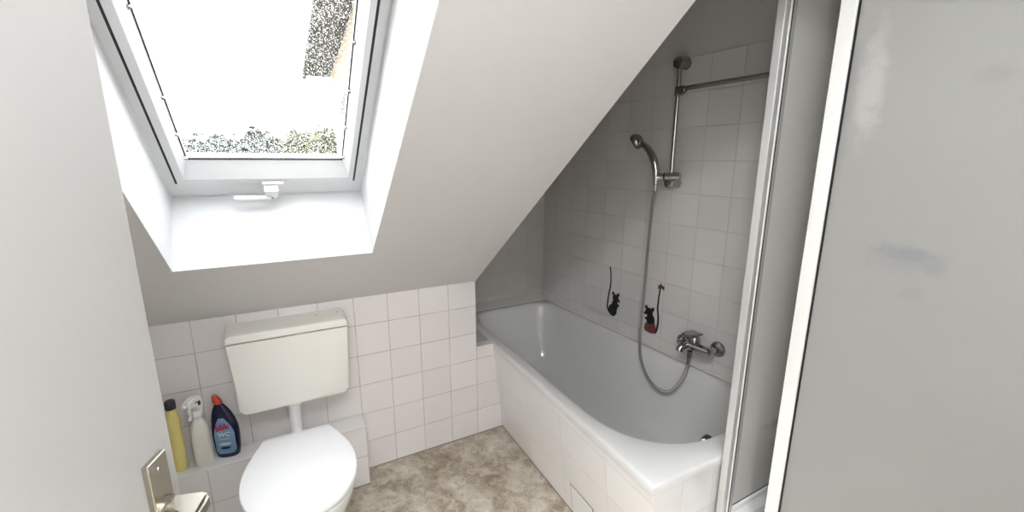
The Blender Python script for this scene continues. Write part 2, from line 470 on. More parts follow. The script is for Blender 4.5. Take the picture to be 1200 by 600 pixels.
for x, s in ((FX0+.012, .60), (FX1-.012, .60)):
    bm = newbm(); lathe(bm, [(.0035, 0), (.003, .0012)], slope(x, s, .2735), slope(0, 0, -1)-slope(0, 0, 0), 12); obj('frame_screw', bm, M['dark_chrome'], w)
bm = newbm(); sring(bm, (SX0-.0085, SX1+.0095, SS0-.0085, SS1+.0065), (SX0-.0005, SX1+.0005, SS0-.0005, SS1+.0005), .2735, .2735, .34); obj('gasket', bm, M['gasket'], w)
# sash: flat face then a bevel towards the pane
GX0, GX1, GS0, GS1 = -1.090, -.638, .602, SS1-.075
bm = newbm()
sring(bm, (SX0, SX1, SS0, SS1), (SX0+.020, SX1-.016, SS0+.024, SS1-.02), .2655, .2655, .33)
sring(bm, (SX0+.020, SX1-.016, SS0+.024, SS1-.02), (GX0, GX1, GS0, GS1), .2655, .306, .33)
obj('sash', bm, M['pvc'], w)
bm = newbm(); sring(bm, (GX0-.003, GX1+.003, GS0-.003, GS1+.003), (GX0+.002, GX1-.002, GS0+.0025, GS1-.002), .304, .304, .309); obj('glazing_seal', bm, M['gasket'], w)
bm = newbm(); sbox(bm, GX0-.002, GX1+.002, GS0-.002, GS1+.002, .3095, .3135); obj('pane', bm, M['glass'], w)
for x, s, sg in ((GX0, .72, 1), (GX0, .862, 1), (GX0, .613, 1), (GX1, .62, -1), (GX1, .775, -1), (GX1, .93, -1), (GX0, 1.12, 1), (GX1, 1.1, -1)):
    bm = newbm()
    T_ = [(0, -.006), (sg*.010, 0), (0, .006), (-sg*.004, 0)]
    prism(bm, T_, lambda p, d, x=x, s=s: slope(x+p[0]-sg*.004, s+p[1], d), .297, .304); obj('glazing_clip', bm, M['dark_chrome'], w)
# handle: plate on the sash foot, block, lever pointing left
hx = -.865
bm = newbm(); V = sbox(bm, hx-.030, hx+.034, SS0+.000, SS0+.012, .252, .265); hp = obj('handle_plate', bm, M['pvc'], w)
bm = newbm()
prism(bm, [(hx-.026, SS0+.006), (hx+.016, SS0+.006), (hx+.012, SS0-.030), (hx-.004, SS0-.045), (hx-.020, SS0-.036)], lambda p, d: slope(p[0], p[1], d), .226, .2495)
hb = obj('handle_block', bm, M['pvc'], w)
bm = newbm(); prism(bm, [(hx-.118, SS0-.020), (hx-.116, SS0-.034), (hx-.01, SS0-.040), (hx-.006, SS0-.022)], lambda p, d: slope(p[0], p[1], d), .218, .232)
bmesh.ops.bevel(bm, geom=list(bm.edges), offset=.003, segments=2, affect='EDGES'); obj('handle_lever', bm, M['pvc'], w, smooth=True)
bm = newbm(); lathe(bm, [(.0045, 0), (.0045, .0015), (.002, .002)], slope(hx-.004, SS0-.034, .2255), slope(0, 0, -1)-slope(0, 0, 0), 14); obj('handle_screw', bm, M['dark_chrome'], w)

# ------------------------------------------------------------------ outside
bm = newbm(); box(bm, -60, 60, 1.2, 90, -6.2, -6); structure('ground', bm, M['ground'])
def tree(x, y, ztop, rx, rz, mat, label, n, seed, sc=1):
    rnd = random.Random(seed)
    root = thing('tree', label, 'tree', (x, y, -6), 'trees on the horizon')
    bm = newbm(); tube(bm, [(x, y, -6), (x+.1, y, -3), (x, y+.1, ztop-rz*1.4)], [.25, .2, .1], 8); obj('trunk', bm, M['trunk'], root, smooth=True)
    bm = newbm(); zc = ztop-rz
    for i in range(n):
        th_ = rnd.uniform(0, 2*PI); ph = math.acos(rnd.uniform(-1, 1)); r = rnd.uniform(.55, 1)**.5
        lump = 1+.16*math.sin(3*th_+seed)*math.sin(2*ph)+.10*math.sin(7*th_+2*seed)
        c = Vector((x+rx*r*lump*math.sin(ph)*math.cos(th_), y+rx*.7*r*lump*math.sin(ph)*math.sin(th_), zc+rz*r*lump*math.cos(ph)))
        s_ = rnd.uniform(.10, .24)*sc
        a = Vector((rnd.uniform(-1, 1), rnd.uniform(-1, 1), rnd.uniform(-1, 1))).normalized()
        u_, v_ = frame_for(a)
        q = [bm.verts.new(c+u_*s_*p+v_*s_*.6*k) for p, k in ((-1, 0), (0, -1), (1, 0), (0, 1))]
        bm.faces.new(q)
    obj('foliage', bm, mat, root)
TR = [(-5.0, 25.5, 2.25, 2.0, 3.2, 'leaf_blue', 'bluish tree at the left end of the tree line seen through the skylight'),
      (-3.3, 25.0, 2.45, 1.5, 3.0, 'leaf_blue', 'low bluish grey tree second from the left in the distant tree line'),
      (-2.1, 26.5, 2.6, 1.4, 3.2, 'leaf_blue', 'bluish grey tree left of the tallest dark tree in the skylight'),
      (-1.35, 25.0, 2.85, .9, 2.6, 'leaf_green', 'narrow dark green tree peaking in the middle of the distant tree line'),
      (-.35, 27.0, 2.55, 1.1, 2.8, 'leaf_green', 'dark green tree in the dip between the tree line peaks'),
      (.55, 24.5, 2.9, 1.05, 2.8, 'leaf_yellow', 'yellow green tree right of the dip in the distant tree line'),
      (2.0, 25.5, 3.05, 1.4, 3.2, 'leaf_yellow', 'yellow green tree nearest the cream house wall outside the skylight')]
CX, CY_, CZ_ = -.8615, -1.9695, 1.4887
for i, (a, dep) in enumerate(zip(TR, (40, 33, 26, 46, 38, 30, 24))):       # staggered in depth so that no crowns grow into each other
    k = (dep-CY_)/(a[1]-CY_)
    tree(CX+(a[0]-CX)*k, dep, CZ_+(a[2]-CZ_)*k, a[3]*k, a[4]*k, M[a[5]], a[6], 5200, i+3, k)

# neighbouring cream house close by on the right
hs = thing('neighbouring_house', 'cream rendered house with dark roof overhang outside the skylight', 'house', (.9, 2.4, -6))
bm = newbm(); prism(bm, [(.95, -6), (3.30, -6), (3.30, 2.39), (.95, 2.735)], yz, -.2, 2.0); obj('wall', bm, M['cream_render'], hs)
bm = newbm()
prism(bm, [(.80, 2.765), (3.42, 2.375), (3.42, 2.55), (.80, 2.94)], yz, -.44, 2.1); obj('roof', bm, M['roof_slate'], hs)
bm = newbm(); prism(bm, [(.80, 2.73), (3.44, 2.34), (3.44, 2.40), (.80, 2.79)], yz, -.475, -.442); obj('fascia', bm, M['roof_slate'], hs)
bm = newbm(); prism(bm, [(2.0, 1.2), (2.75, 1.2), (2.75, 2.02), (2.0, 2.22)], yz, -.215, -.2); fr2 = obj('window', bm, M['white_profile'], hs)
bm = newbm(); prism(bm, [(2.05, 1.75), (2.70, 1.95), (2.70, 1.99), (2.05, 2.17)], yz, -.222, -.2155); obj('shutter', bm, M['roof_tile'], fr2)

# ------------------------------------------------------------------ bathtub
YB, YN = .503, -1.187
def LX(y): return .100+.036*y
def tubmap(u, v, z):
    """u 0..1 across, v metres along from the back; follows the not quite square niche"""
    y = YB-v; x = LX(y)+u*(WX(y)-.002-LX(y))
    return Vector((x, y-.02*u*(v/1.69), z))
TL = YB-YN
tub = thing('bathtub', 'white built-in bathtub with tiled apron along the tiled wall', 'bathtub', (.45, -.35, 0))
HW = .44        # half of the inner opening in u
def inside(u, v, k):
    """inner opening, k = shrink in metres"""
    hw = HW-k/.72; du = abs(u-.515)/hw
    v0, v1 = .036+k*1.5, 1.605-k*.9
    n1_, n2_ = 2.4, 4.0
    if v > 1.24: q = (max(v-1.24, 0)/(v1-1.24)); return du**n1_+q**n1_ < 1
    vb = max(.30, v0+.12)
    if v < vb: q = (vb-v)/(vb-v0); return du**n2_+q**n2_ < 1
    return du < 1
N = 120
outer = []
per = []
for i in range(N):
    tt = i/N*2*(1+TL/.72); a = TL/.72
    # walk the rectangle in normalised units
    if tt < 1: p = (tt, 0)
    elif tt < 1+a: p = (1, (tt-1)*.72)
    elif tt < 2+a: p = (1-(tt-1-a), TL)
    else: p = (0, TL-(tt-2-a)*.72)
    outer.append(p)
CENT = (.515, .80)
def inner_ring(k):
    o = []
    for u, v in outer:
        lo, hi = 0, 1.5
        for _ in range(30):
            mid = (lo+hi)/2
            if inside(CENT[0]+(u-CENT[0])*mid, CENT[1]+(v-CENT[1])*mid, k): lo = mid
            else: hi = mid
        o.append((CENT[0]+(u-CENT[0])*lo, CENT[1]+(v-CENT[1])*lo))
    return o
def inset(r, e):
    o = []
    for u, v in r: o.append((min(max(u, e/.72), 1-e/.72), min(max(v, e), TL-e)))
    return o
RIM = .522
rings = [[tubmap(u, v, RIM-.036) for u, v in inset(outer, .030)], [tubmap(u, v, RIM-.036) for u, v in inset(outer, .0)],
         [tubmap(u, v, RIM-.012) for u, v in inset(outer, .0)], [tubmap(u, v, RIM-.004) for u, v in inset(outer, .003)],
         [tubmap(u, v, RIM) for u, v in inset(outer, .010)]]
for k, z in ((-.006, RIM), (-.002, RIM-.0012), (.002, RIM-.005), (.006, RIM-.016), (.018, RIM-.08), (.034, RIM-.17), (.052, RIM-.27), (.075, RIM-.35), (.105, RIM-.392), (.14, RIM-.405), (.22, RIM-.41)):
    rings.append([tubmap(u, v, z) for u, v in inner_ring(k)])
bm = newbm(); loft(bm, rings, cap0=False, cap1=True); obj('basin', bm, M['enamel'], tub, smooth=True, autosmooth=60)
# tiled apron, leaning in towards the floor, and tiled foot end
AP = [Vector((.155, 0, 0)), Vector((.155, -1.187, 0)), Vector((LX(YN)+.004, YN+.004, .4855)), Vector((.104, 0, .4855))]
bm = newbm(); vs = [bm.verts.new(p) for p in AP]+[bm.verts.new(p+Vector((.03, 0, 0))) for p in AP]
AP[1] = Vector((.120, -1.183, 0)); vs[1].co = AP[1]; vs[5].co = AP[1]+Vector((.03, 0, 0))
for q in ((0, 1, 2, 3), (7, 6, 5, 4), (0, 4, 5, 1), (1, 5, 6, 2), (2, 6, 7, 3), (3, 7, 4, 0)): bm.faces.new([vs[i] for i in q])
apron = obj('apron', bm, M['tile_apron'], tub)
def on_apron(y, z, off=0):
    a = AP[0].lerp(AP[1], -y/1.185); b_ = AP[3].lerp(AP[2], -y/1.185); p = a.lerp(b_, z/.4855); return p+Vector((-off, 0, 0))
# inspection hatch with a dark joint
bm = newbm()
H = [(-.702, .008), (-.860, .008), (-.860, .152), (-.702, .152)]
prism(bm, H, lambda p, d: on_apron(p[0], p[1], d), .0002, .0012); hatch = obj('inspection_hatch', bm, M['gasket'], apron)
bm = newbm(); H2 = [(-.7055, .011), (-.8565, .011), (-.8565, .1485), (-.7055, .1485)]
prism(bm, H2, lambda p, d: on_apron(p[0], p[1], d), .0012, .0022); obj('hatch_door', bm, M['tile_apron'], apron)
# foot end panel
bm = newbm()
E0, E1 = Vector((.120, -1.1835, 0)), Vector((LX(YN)+.004, -1.1835, .4855))
P = [Vector((.120, -1.1835, .0)), Vector((WX(-1.19)-.004, -1.198, 0)), Vector((WX(-1.19)-.004, -1.198, .4855)), E1]
vs = [bm.verts.new(p) for p in P]+[bm.verts.new(p+Vector((.0, .025, 0))) for p in P]
vs[4].co.x += .031; vs[7].co.x += .031
for q in ((0, 1, 2, 3), (7, 6, 5, 4), (0, 4, 5, 1), (1, 5, 6, 2), (2, 6, 7, 3), (3, 7, 4, 0)): bm.faces.new([vs[i] for i in q])
obj('end_panel', bm, tile_mat('tub_end_tiles', (.72, .71, .70), (.52, .50, .48), .193, .036, w=.0024, gfade=.4), tub)
# white silicone bead against the walls
bm = newbm(); tube(bm, [(WX(y)-.004, y, RIM+.002) for y in (.50, -.3, -1.18)], .005, 8); obj('silicone_bead', bm, M['silicone'], tub, smooth=True)
bm = newbm(); tube(bm, [(.02, .503, RIM+.001), (.77, .503, RIM+.001)], .004, 8); obj('silicone_bead', bm, M['silicone'], tub, smooth=True)
# overflow knob on the foot end
bm = newbm(); lathe(bm, [(.030, 0), (.032, .004), (.031, .012), (.022, .017), (.012, .018)], (.448, -1.078, .468), (0, 1, .1), 28); obj('overflow_knob', bm, M['dark_chrome'], tub, smooth=True)
bm = newbm(); tube(bm, [AP[0]+Vector((-.001, -.001, .002)), AP[1]+Vector((-.001, 0, .002))], .003, 6); obj('floor_seam', bm, M['seal'], tub)

# ------------------------------------------------------------------ toilet
tx = -.880
wc = thing('toilet', 'white floor-standing toilet with closed lid in front of the ledge', 'toilet', (tx, -.43, 0))
def lid_outline(grow=0, n=40):
    """D shape: narrow straight hinge edge, widest in the middle, round front"""
    pts = []
    yb, yc, yf = -.212, -.455, -.690
    W2, Wb = .186+grow, .117+grow
    pts.append((tx+Wb, yb+grow*.4))
    for k in range(1, 9):
        q = k/9; pts.append((tx+Wb+(W2-Wb)*math.sin(q*PI/2), yb+(yc-yb)*q))
    for k in range(n+1):
        a = PI*k/n; c, s_ = math.cos(a), math.sin(a)
        pts.append((tx+W2*math.copysign(abs(c)**.92, c), yc-(yc-yf+grow)*abs(s_)**.95))
    for k in range(8, 0, -1):
        q = k/9; pts.append((tx-Wb-(W2-Wb)*math.sin(q*PI/2), yb+(yc-yb)*q))
    pts.append((tx-Wb, yb+grow*.4))
    return pts
def shrink(pts, e, z):
    cx_, cy_ = tx, -.44
    o = []
    for x, y in pts:
        d = Vector((x-cx_, y-cy_)); L = d.length; d = d*((L-e)/L); o.append(Vector((cx_+d.x, cy_+d.y, z)))
    return o
LZ = .428
lo = lid_outline()
bm = newbm(); loft(bm, [shrink(lo, .004, LZ-.020), shrink(lo, 0, LZ-.016), shrink(lo, 0, LZ-.006), shrink(lo, .003, LZ-.001), shrink(lo, .010, LZ)]); obj('lid', bm, M['lid'], wc, smooth=True, autosmooth=50)
bm = newbm(); loft(bm, [shrink(lo, .010, LZ-.042), shrink(lo, .006, LZ-.040), shrink(lo, .004, LZ-.026), shrink(lo, .010, LZ-.0215)]); obj('seat', bm, M['lid'], wc, smooth=True)
for sx in (-1, 1):
    bm = newbm(); tube(bm, [(tx+sx*.055, -.204, LZ-.018), (tx+sx*.105, -.204, LZ-.018)], .010, 14); obj('hinge', bm, M['white_plastic'], wc, smooth=True)
    bm = newbm(); lathe(bm, [(.011, 0), (.011, .03)], (tx+sx*.08, -.204, .384), seg=14); obj('hinge_post', bm, M['white_plastic'], wc, smooth=True)
# bowl: horizontal sections from the foot to the rim
def ell(cx_, cy_, a, bf, bb, z, n=48, e=2.2):
    o = []
    for k in range(n):
        t_ = 2*PI*k/n; c, s_ = math.cos(t_), math.sin(t_); b_ = bb if s_ > 0 else bf
        o.append(Vector((cx_+a*math.copysign(abs(c)**(2/e), c), cy_+b_*math.copysign(abs(s_)**(2/e), s_), z)))
    return o
secs = [(.098, .185, .235, 0), (.100, .187, .236, .01), (.094, .178, .232, .06), (.090, .168, .228, .13), (.098, .172, .230, .19), (.128, .195, .238, .25), (.160, .218, .245, .31), (.176, .230, .250, .352), (.180, .234, .252, .380), (.178, .232, .250, .386)]
bm = newbm(); loft(bm, [ell(tx, -.435, a, f, b_, z) for a, f, b_, z in secs]); obj('bowl', bm, M['ceramic'], wc, smooth=True, autosmooth=50)
bm = newbm(); tube(bm, spline([(tx, -.24, .33), (tx, -.17, .34)], 3), [.05]*4, 20); obj('inlet_spigot', bm, M['ceramic'], wc, smooth=True)

# wall-hung cistern
ci = thing('cistern', 'cream plastic flush cistern hanging on the tiled wall above the toilet', 'cistern', (-.865, 0, .52))
def cist_ring(x0, x1, yf, z0, z1, r):
    """outline in the XZ plane"""
    w_, h_ = x1-x0, z1-z0
    return [(x0+w_/2+px, z0+h_/2+pz) for px, pz in rrect(w_, h_, r, 8)]
def cist_body(bm, x0t, x1t, x0b, x1b, z0, z1, yf, r_bot, r_top, yb=-.001, ease=.012):
    def ring(e, y):
        o = []
        n = 8
        for (cx_, cz, a0, r) in ((x1t-r_top, z1-r_top, 0, r_top), (x0t+r_top, z1-r_top, 90, r_top), (x0b+r_bot, z0+r_bot, 180, r_bot), (x1b-r_bot, z0+r_bot, 270, r_bot)):
            for k in range(n+1):
                a = math.radians(a0+90*k/n); rr = max(r-e, .001)
                o.append(Vector((cx_+rr*math.cos(a), y, cz+rr*math.sin(a))))
        return o
    loft(bm, [ring(0, yb), ring(0, yf+ease), ring(ease*.3, yf+ease*.3), ring(ease, yf)])
bm = newbm(); cist_body(bm, -1.083, -.648, -1.072, -.658, .510, .8120, -.145, .040, .004); obj('tank', bm, M['cream'], ci, smooth=True)
bm = newbm(); cist_body(bm, -1.086, -.645, -1.087, -.644, .8135, .848, -.150, .004, .022, ease=.014); obj('cistern_lid', bm, M['cream'], ci, smooth=True)
for x in (-.76, -.675):
    bm = newbm(); lathe(bm, [(.004, 0), (.0035, .0012)], (x, -.05, .848), seg=12); obj('screw_cap', bm, M['dark_chrome'], ci)
bm = newbm()
tube(bm, spline([(tx, -.085, .525), (tx, -.085, .43), (tx, -.090, .37), (tx, -.125, .342), (tx, -.172, .340)], 6), .0235, 20)
obj('flush_pipe', bm, M['white_plastic'], ci, smooth=True)
bm = newbm(); lathe(bm, [(.034, 0), (.034, .028), (.028, .034)], (tx, -.085, .488), seg=24); obj('pipe_nut', bm, M['cream'], ci, smooth=True)

# ------------------------------------------------------------------ cleaning bottles on the ledge
LT = .306
def oval_rings(base, prof, sx, sy, seg=32, e=2.0, rot=0):
    """prof: (half width, z); rot about the vertical"""
    base = Vector(base); o = []; cr_, sr = math.cos(rot), math.sin(rot)
    for r, z in prof:
        ring = []
        for k in range(seg):
            a = 2*PI*k/seg; c, s_ = math.cos(a), math.sin(a)
            px = r*sx*math.copysign(abs(c)**(2/e), c); py = r*sy*math.copysign(abs(s_)**(2/e), s_)
            ring.append(base+Vector((px*cr_-py*sr, px*sr+py*cr_, z)))
        o.append(ring)
    return o
b1 = thing('cleaner_bottle', 'slim yellow cleaner bottle with black cap on the ledge beside the door', 'bottle', (-1.290, -.060, LT), 'cleaning bottles on the ledge')
bm = newbm(); loft(bm, oval_rings((-1.290, -.060, LT), [(.019, 0), (.0225, .004), (.0235, .05), (.0235, .13), (.0215, .165), (.020, .185), (.0235, .20), (.0235, .215), (.019, .232), (.0155, .245), (.0145, .262)], 1, .85)); obj('body', bm, M['yellow'], b1, smooth=True)
bm = newbm(); loft(bm, oval_rings((-1.290, -.060, LT+.2625), [(.0165, 0), (.0172, .003), (.0172, .030), (.0155, .033)], 1, 1)); obj('cap', bm, M['dark_plastic'], b1, smooth=True)

b2c = Vector((-1.213, -.062, LT))
b2 = thing('spray_bottle', 'milky white trigger spray bottle between the yellow and blue bottles', 'bottle', b2c, 'cleaning bottles on the ledge')
bm = newbm(); loft(bm, oval_rings(b2c, [(.027, 0), (.0305, .004), (.031, .06), (.0305, .12), (.0300, .150), (.0275, .168), (.0230, .182), (.0190, .193), (.0150, .201), (.0140, .212)], 1, .8, e=2.8)); obj('body', bm, M['milky'], b2, smooth=True)
bm = newbm(); lathe(bm, [(.0180, 0), (.0188, .002), (.0185, .020), (.016, .024)], b2c+Vector((0, 0, .2125)), seg=28); obj('collar', bm, M['white_plastic'], b2, smooth=True)
# trigger head pointing towards the room and a little left
hd = Vector((-.55, -.83, 0)).normalized(); hsd = Vector((hd.y, -hd.x, 0))
def hp_(f, z): return b2c+hd*f+Vector((0, 0, z))
bm = newbm()
prism(bm, [(-.018, .236), (.006, .236), (.010, .262), (.046, .268), (.047, .287), (.010, .298), (-.012, .294), (-.022, .272)], lambda p, d: hp_(p[0], p[1])+hsd*d, -.0150, .0150)
bmesh.ops.bevel(bm, geom=list(bm.edges), offset=.004, segments=3, affect='EDGES'); obj('spray_head', bm, M['white_plastic'], b2, smooth=True)
bm = newbm(); lathe(bm, [(.0075, 0), (.0085, .002), (.0085, .010), (.006, .012)], hp_(.0465, .278), hd, seg=20); obj('nozzle', bm, M['white_plastic'], b2, smooth=True)
bm = newbm(); tube(bm, spline([hp_(.026, .266), hp_(.034, .248), hp_(.030, .228), hp_(.036, .212)], 5), .0045, 10, sx=1.5, ref=hsd); obj('trigger', bm, M['white_plastic'], b2, smooth=True)
for zz, ww in ((.281, .010), (.274, .008)):
    bm = newbm(); prism(bm, [(.000, zz), (.018, zz+.001), (.018, zz+.004), (.000, zz+.003)], lambda p, d: hp_(p[0], p[1])+hsd*d, -.0156, -.0149) if zz < .28 else prism(bm, [(-.008, .258), (.004, .258), (.006, .276), (-.006, .276)], lambda p, d: hp_(p[0], p[1])+hsd*d, -.0156, -.0149)
    obj('head_mark', bm, M['dark_plastic'], b2)

b3c = Vector((-1.133, -.045, LT))
b3 = thing('toilet_cleaner_bottle', 'navy blue toilet cleaner bottle with red cap and light blue label', 'bottle', b3c, 'cleaning bottles on the ledge')
R3 = math.radians(-14)
prof3 = [(.036, 0), (.0405, .004), (.0445, .03), (.0475, .07), (.0485, .10), (.047, .13), (.0425, .16), (.035, .19), (.026, .213), (.018, .228), (.0135, .236)]
def lean(z): return -.012*max(0, (z-.12)/.12)**1.5      # the neck leans to the left, as duck-neck bottles do
rs = oval_rings(b3c, prof3, 1, .52, e=2.3, rot=R3, seg=40)
for r, (w_, z) in zip(rs, prof3):
    for p in r: p.x += lean(z)
bm = newbm(); loft(bm, rs); obj('body', bm, M['navy'], b3, smooth=True)
bm = newbm(); rc = [(.0145, 0), (.0155, .002), (.0155, .016), (.013, .022), (.010, .034), (.008, .037)]
rr_ = oval_rings(b3c+Vector((lean(.236), 0, .236)), rc, 1, 1, seg=24)
for r, (w_, z) in zip(rr_, rc):
    for p in r: p.x -= z*.25
bm2 = bm; loft(bm2, rr_); obj('cap', bm2, M['red_cap'], b3, smooth=True)
# label wrapped on the front
fx = Vector((math.cos(R3), math.sin(R3), 0)); fn_ = Vector((math.sin(R3), -math.cos(R3), 0))
def halfw(z):
    for (a, za), (b_, zb) in zip(prof3, prof3[1:]):
        if za <= z <= zb: return a+(b_-a)*(z-za)/(zb-za)
    return .03
def front3(x, z, off=0):
    w_ = halfw(z); q = max(0, 1-(abs(x)/w_)**2.3)**(1/2.3)
    return b3c+fx*x+fn_*(w_*.52*q+off)+Vector((lean(z), 0, z))
lab = []
for zi in range(25):
    z = .020+.158*zi/24
    hw = .0365*min(1, ((z-.004)/.030))**.5*(1 if z < .10 else max(.22, 1-.75*((z-.10)/.078)**1.8))
    lab.append((z, hw))
bm = newbm(); rows = []
for z, hw in lab: rows.append([bm.verts.new(front3(hw*(k/8-1), z, .0007)) for k in range(17)])
for a, b_ in zip(rows, rows[1:]):
    for k in range(16): bm.faces.new((a[k], a[k+1], b_[k+1], b_[k]))
bmesh.ops.solidify(bm, geom=list(bm.faces), thickness=.0005)
lb = obj('label', bm, M['label_blue'], b3); lb['label'] = 'light blue front label'
def lm(x, z, off, tilt=0):
    o = front3(x, z, off); n_ = (front3(x, z, .01)-front3(x, z, 0)).normalized()
    up = (front3(x, z+.004, 0)-front3(x, z-.004, 0)).normalized()
    r_ = up.cross(fn_).normalized(); mm = Matrix((r_, up, r_.cross(up))).transposed().to_4x4()
    return Matrix.Translation(o) @ mm @ Matrix.Rotation(tilt, 4, 'Z')
text_part('brand_lettering', 'blik', .034, lm(-.001, .140, .0026, math.radians(6)), M['ink_red'], lb)
text_part('product_lettering', 'WC', .026, lm(.002, .108, .0020), M['ink_white'], lb)
for z0_, hw_, mt in ((.0885, .022, 'ink_white'), (.066, .024, 'ink_white'), (.048, .020, 'ink_dark')):
    bm = newbm(); rows = []
    h_ = .003 if mt == 'ink_white' and z0_ > .08 else .012
    for zi in range(5):
        z = z0_+h_*(zi/4-.5); ww = hw_*(1-.55*((zi/4-.5)*2)**2 if h_ > .005 else 1)
        rows.append([bm.verts.new(front3(ww*(k/6-1)*.95, z, .0016)) for k in range(13)])
    for a, b_ in zip(rows, rows[1:]):
        for k in range(12): bm.faces.new((a[k], a[k+1], b_[k+1], b_[k]))
    bmesh.ops.solidify(bm, geom=list(bm.faces), thickness=.0003)
    obj('printed_patch', bm, M[mt], lb)

# ------------------------------------------------------------------ shower fittings on the long wall
WN = Vector((-1, -.054, 0)).normalized()             # into the room
WT = Vector((.054, -1, 0)).normalized()              # along the wall towards the camera
def W(y, z, off=0): return Vector((WX(y), y, z))+WN*off
sr = thing('shower_rail', 'chrome shower slide rail with dark end mounts on the tiled wall', 'shower rail', W(-.52, 1.37))
bm = newbm(); tube(bm, [W(-.520, 1.395, .045), W(-.520, 1.93, .045)], .0095, 16); obj('rail', bm, M['chrome'], sr, smooth=True)
for z in (1.915, 1.388):
    bm = newbm(); lathe(bm, [(.024, 0), (.026, .003), (.026, .052), (.024, .062), (.018, .066)], W(-.520, z, .0005), WN, 28); obj('wall_mount', bm, M['dark_chrome'], sr, smooth=True)
bm = newbm(); tube(bm, [W(-.575, 1.420, .052), W(-.548, 1.420, .060), W(-.500, 1.416, .080), W(-.478, 1.414, .096)], [.017, .018, .017, .0175], 22); obj('slider', bm, M['chrome'], sr, smooth=True)
bm = newbm(); tube(bm, [W(-.512, 1.417, .0745), W(-.506, 1.4165, .077)], .0185, 22); obj('slider_ring', bm, M['dark_plastic'], sr, smooth=True)

hs_ = thing('hand_shower', 'chrome hand shower with dark spray face held in the rail slider', 'hand shower', W(-.48, 1.40, .095))
path = spline([(.727, -.481, 1.380), (.727, -.480, 1.413), (.724, -.474, 1.46), (.720, -.456, 1.507), (.717, -.422, 1.547), (.713, -.385, 1.574)], 6)
rad = [.0140+.0045*math.sin(PI*min(1, i/(len(path)-1)*1.05)) for i in range(len(path))]
bm = newbm(); tube(bm, path, rad, 18); obj('handle', bm, M['chrome'], hs_, smooth=True)
hc = Vector((.708, -.358, 1.582)); hdv = Vector((-.45, .62, -.50)).normalized()
bm = newbm(); lathe(bm, [(.012, -.030), (.024, -.025), (.037, -.007), (.039, .006), (.036, .012)], hc, hdv, 32); obj('head', bm, M['dark_chrome'], hs_, smooth=True)
bm = newbm(); lathe(bm, [(.034, .0122), (.033, .018), (.010, .019)], hc, hdv, 32); obj('spray_face', bm, M['dark_plastic'], hs_, smooth=True)

ho = thing('shower_hose', 'ribbed grey metal shower hose looping down from rail to tap', 'shower hose', W(-.60, .38, .1))
bm = newbm()
tube(bm, spline([(.727, -.480, 1.372), (.729, -.475, 1.34), (.736, -.460, 1.282), (.745, -.443, 1.111), (.75, -.436, .889), (.744, -.434, .706), (.735, -.442, .592), (.726, -.466, .484), (.719, -.527, .408), (.718, -.594, .379), (.722, -.66, .393), (.730, -.708, .453), (.737, -.734, .525), (.741, -.743, .580)], 10), .0072, 12)
obj('hose', bm, M['hose'], ho, smooth=True, uv=None)
bm = newbm(); tube(bm, [(.727, -.4805, 1.379), (.7275, -.479, 1.35)], [.0105, .0085], 14); obj('hose_nut', bm, M['chrome'], ho, smooth=True)
bm = newbm(); tube(bm, [(.7405, -.7425, .572), (.742, -.744, .606)], [.0085, .0105], 14); obj('hose_nut', bm, M['chrome'], ho, smooth=True)

tp_ = thing('mixer_tap', 'chrome single lever bath mixer tap on the tiled wall above the tub', 'tap', W(-.75, .60))
for y in (-.817, -.667):
    bm = newbm(); lathe(bm, [(.034, 0), (.036, .003), (.033, .011), (.022, .016), (.017, .018)], W(y, .654, .0006), WN, 32); ro = obj('rosette', bm, M['dark_chrome'], tp_, smooth=True)
    bm = newbm(); tube(bm, [W(y, .654, .017), W(y*.93-.742*.07, .656, .070)], [.014, .016], 18); obj('wall_union', bm, M['chrome'], tp_, smooth=True)
bm = newbm(); tube(bm, [W(-.828, .657, .072), W(-.823, .657, .072), W(-.80, .657, .072), W(-.69, .657, .072), W(-.662, .657, .072), W(-.657, .657, .072)], [.012, .019, .0205, .0205, .019, .012], 24); obj('body', bm, M['chrome'], tp_, smooth=True)
bm = newbm(); lathe(bm, [(.024, 0), (.025, .004), (.024, .030), (.019, .038)], W(-.742, .668, .072), (0, 0, 1), 28); obj('cartridge_cap', bm, M['dark_chrome'], tp_, smooth=True)
# flat lever plate rising from the cartridge towards the room
bm = newbm()
a_ = [(.052, -.030), (.052, .030), (.100, .027), (.148, .019), (.152, 0), (.148, -.019), (.100, -.027)]
prism(bm, a_, lambda p, d: W(-.742-p[1], .7135+(p[0]-.05)*.10+d, p[0]), 0, .009)
bmesh.ops.bevel(bm, geom=list(bm.edges), offset=.003, segments=2, affect='EDGES'); obj('lever', bm, M['dark_chrome'], tp_, smooth=True)
bm = newbm(); tube(bm, spline([W(-.712, .654, .078), W(-.704, .648, .098), W(-.699, .638, .112), W(-.698, .626, .116)], 5), [.017]*8+[.0165]*8, 20); obj('spout', bm, M['chrome'], tp_, smooth=True)
bm = newbm(); lathe(bm, [(.016, 0), (.017, .003), (.017, .016), (.012, .020)], W(-.690, .676, .088), (WN*.8+Vector((0, .25, .4))), 22); obj('diverter_knob', bm, M['dark_chrome'], tp_, smooth=True)
bm = newbm(); lathe(bm, [(.0125, 0), (.0125, .03)], Vector((.742, -.744, .6065)), (0, 0, 1), 18); obj('hose_outlet', bm, M['dark_chrome'], tp_, smooth=True)

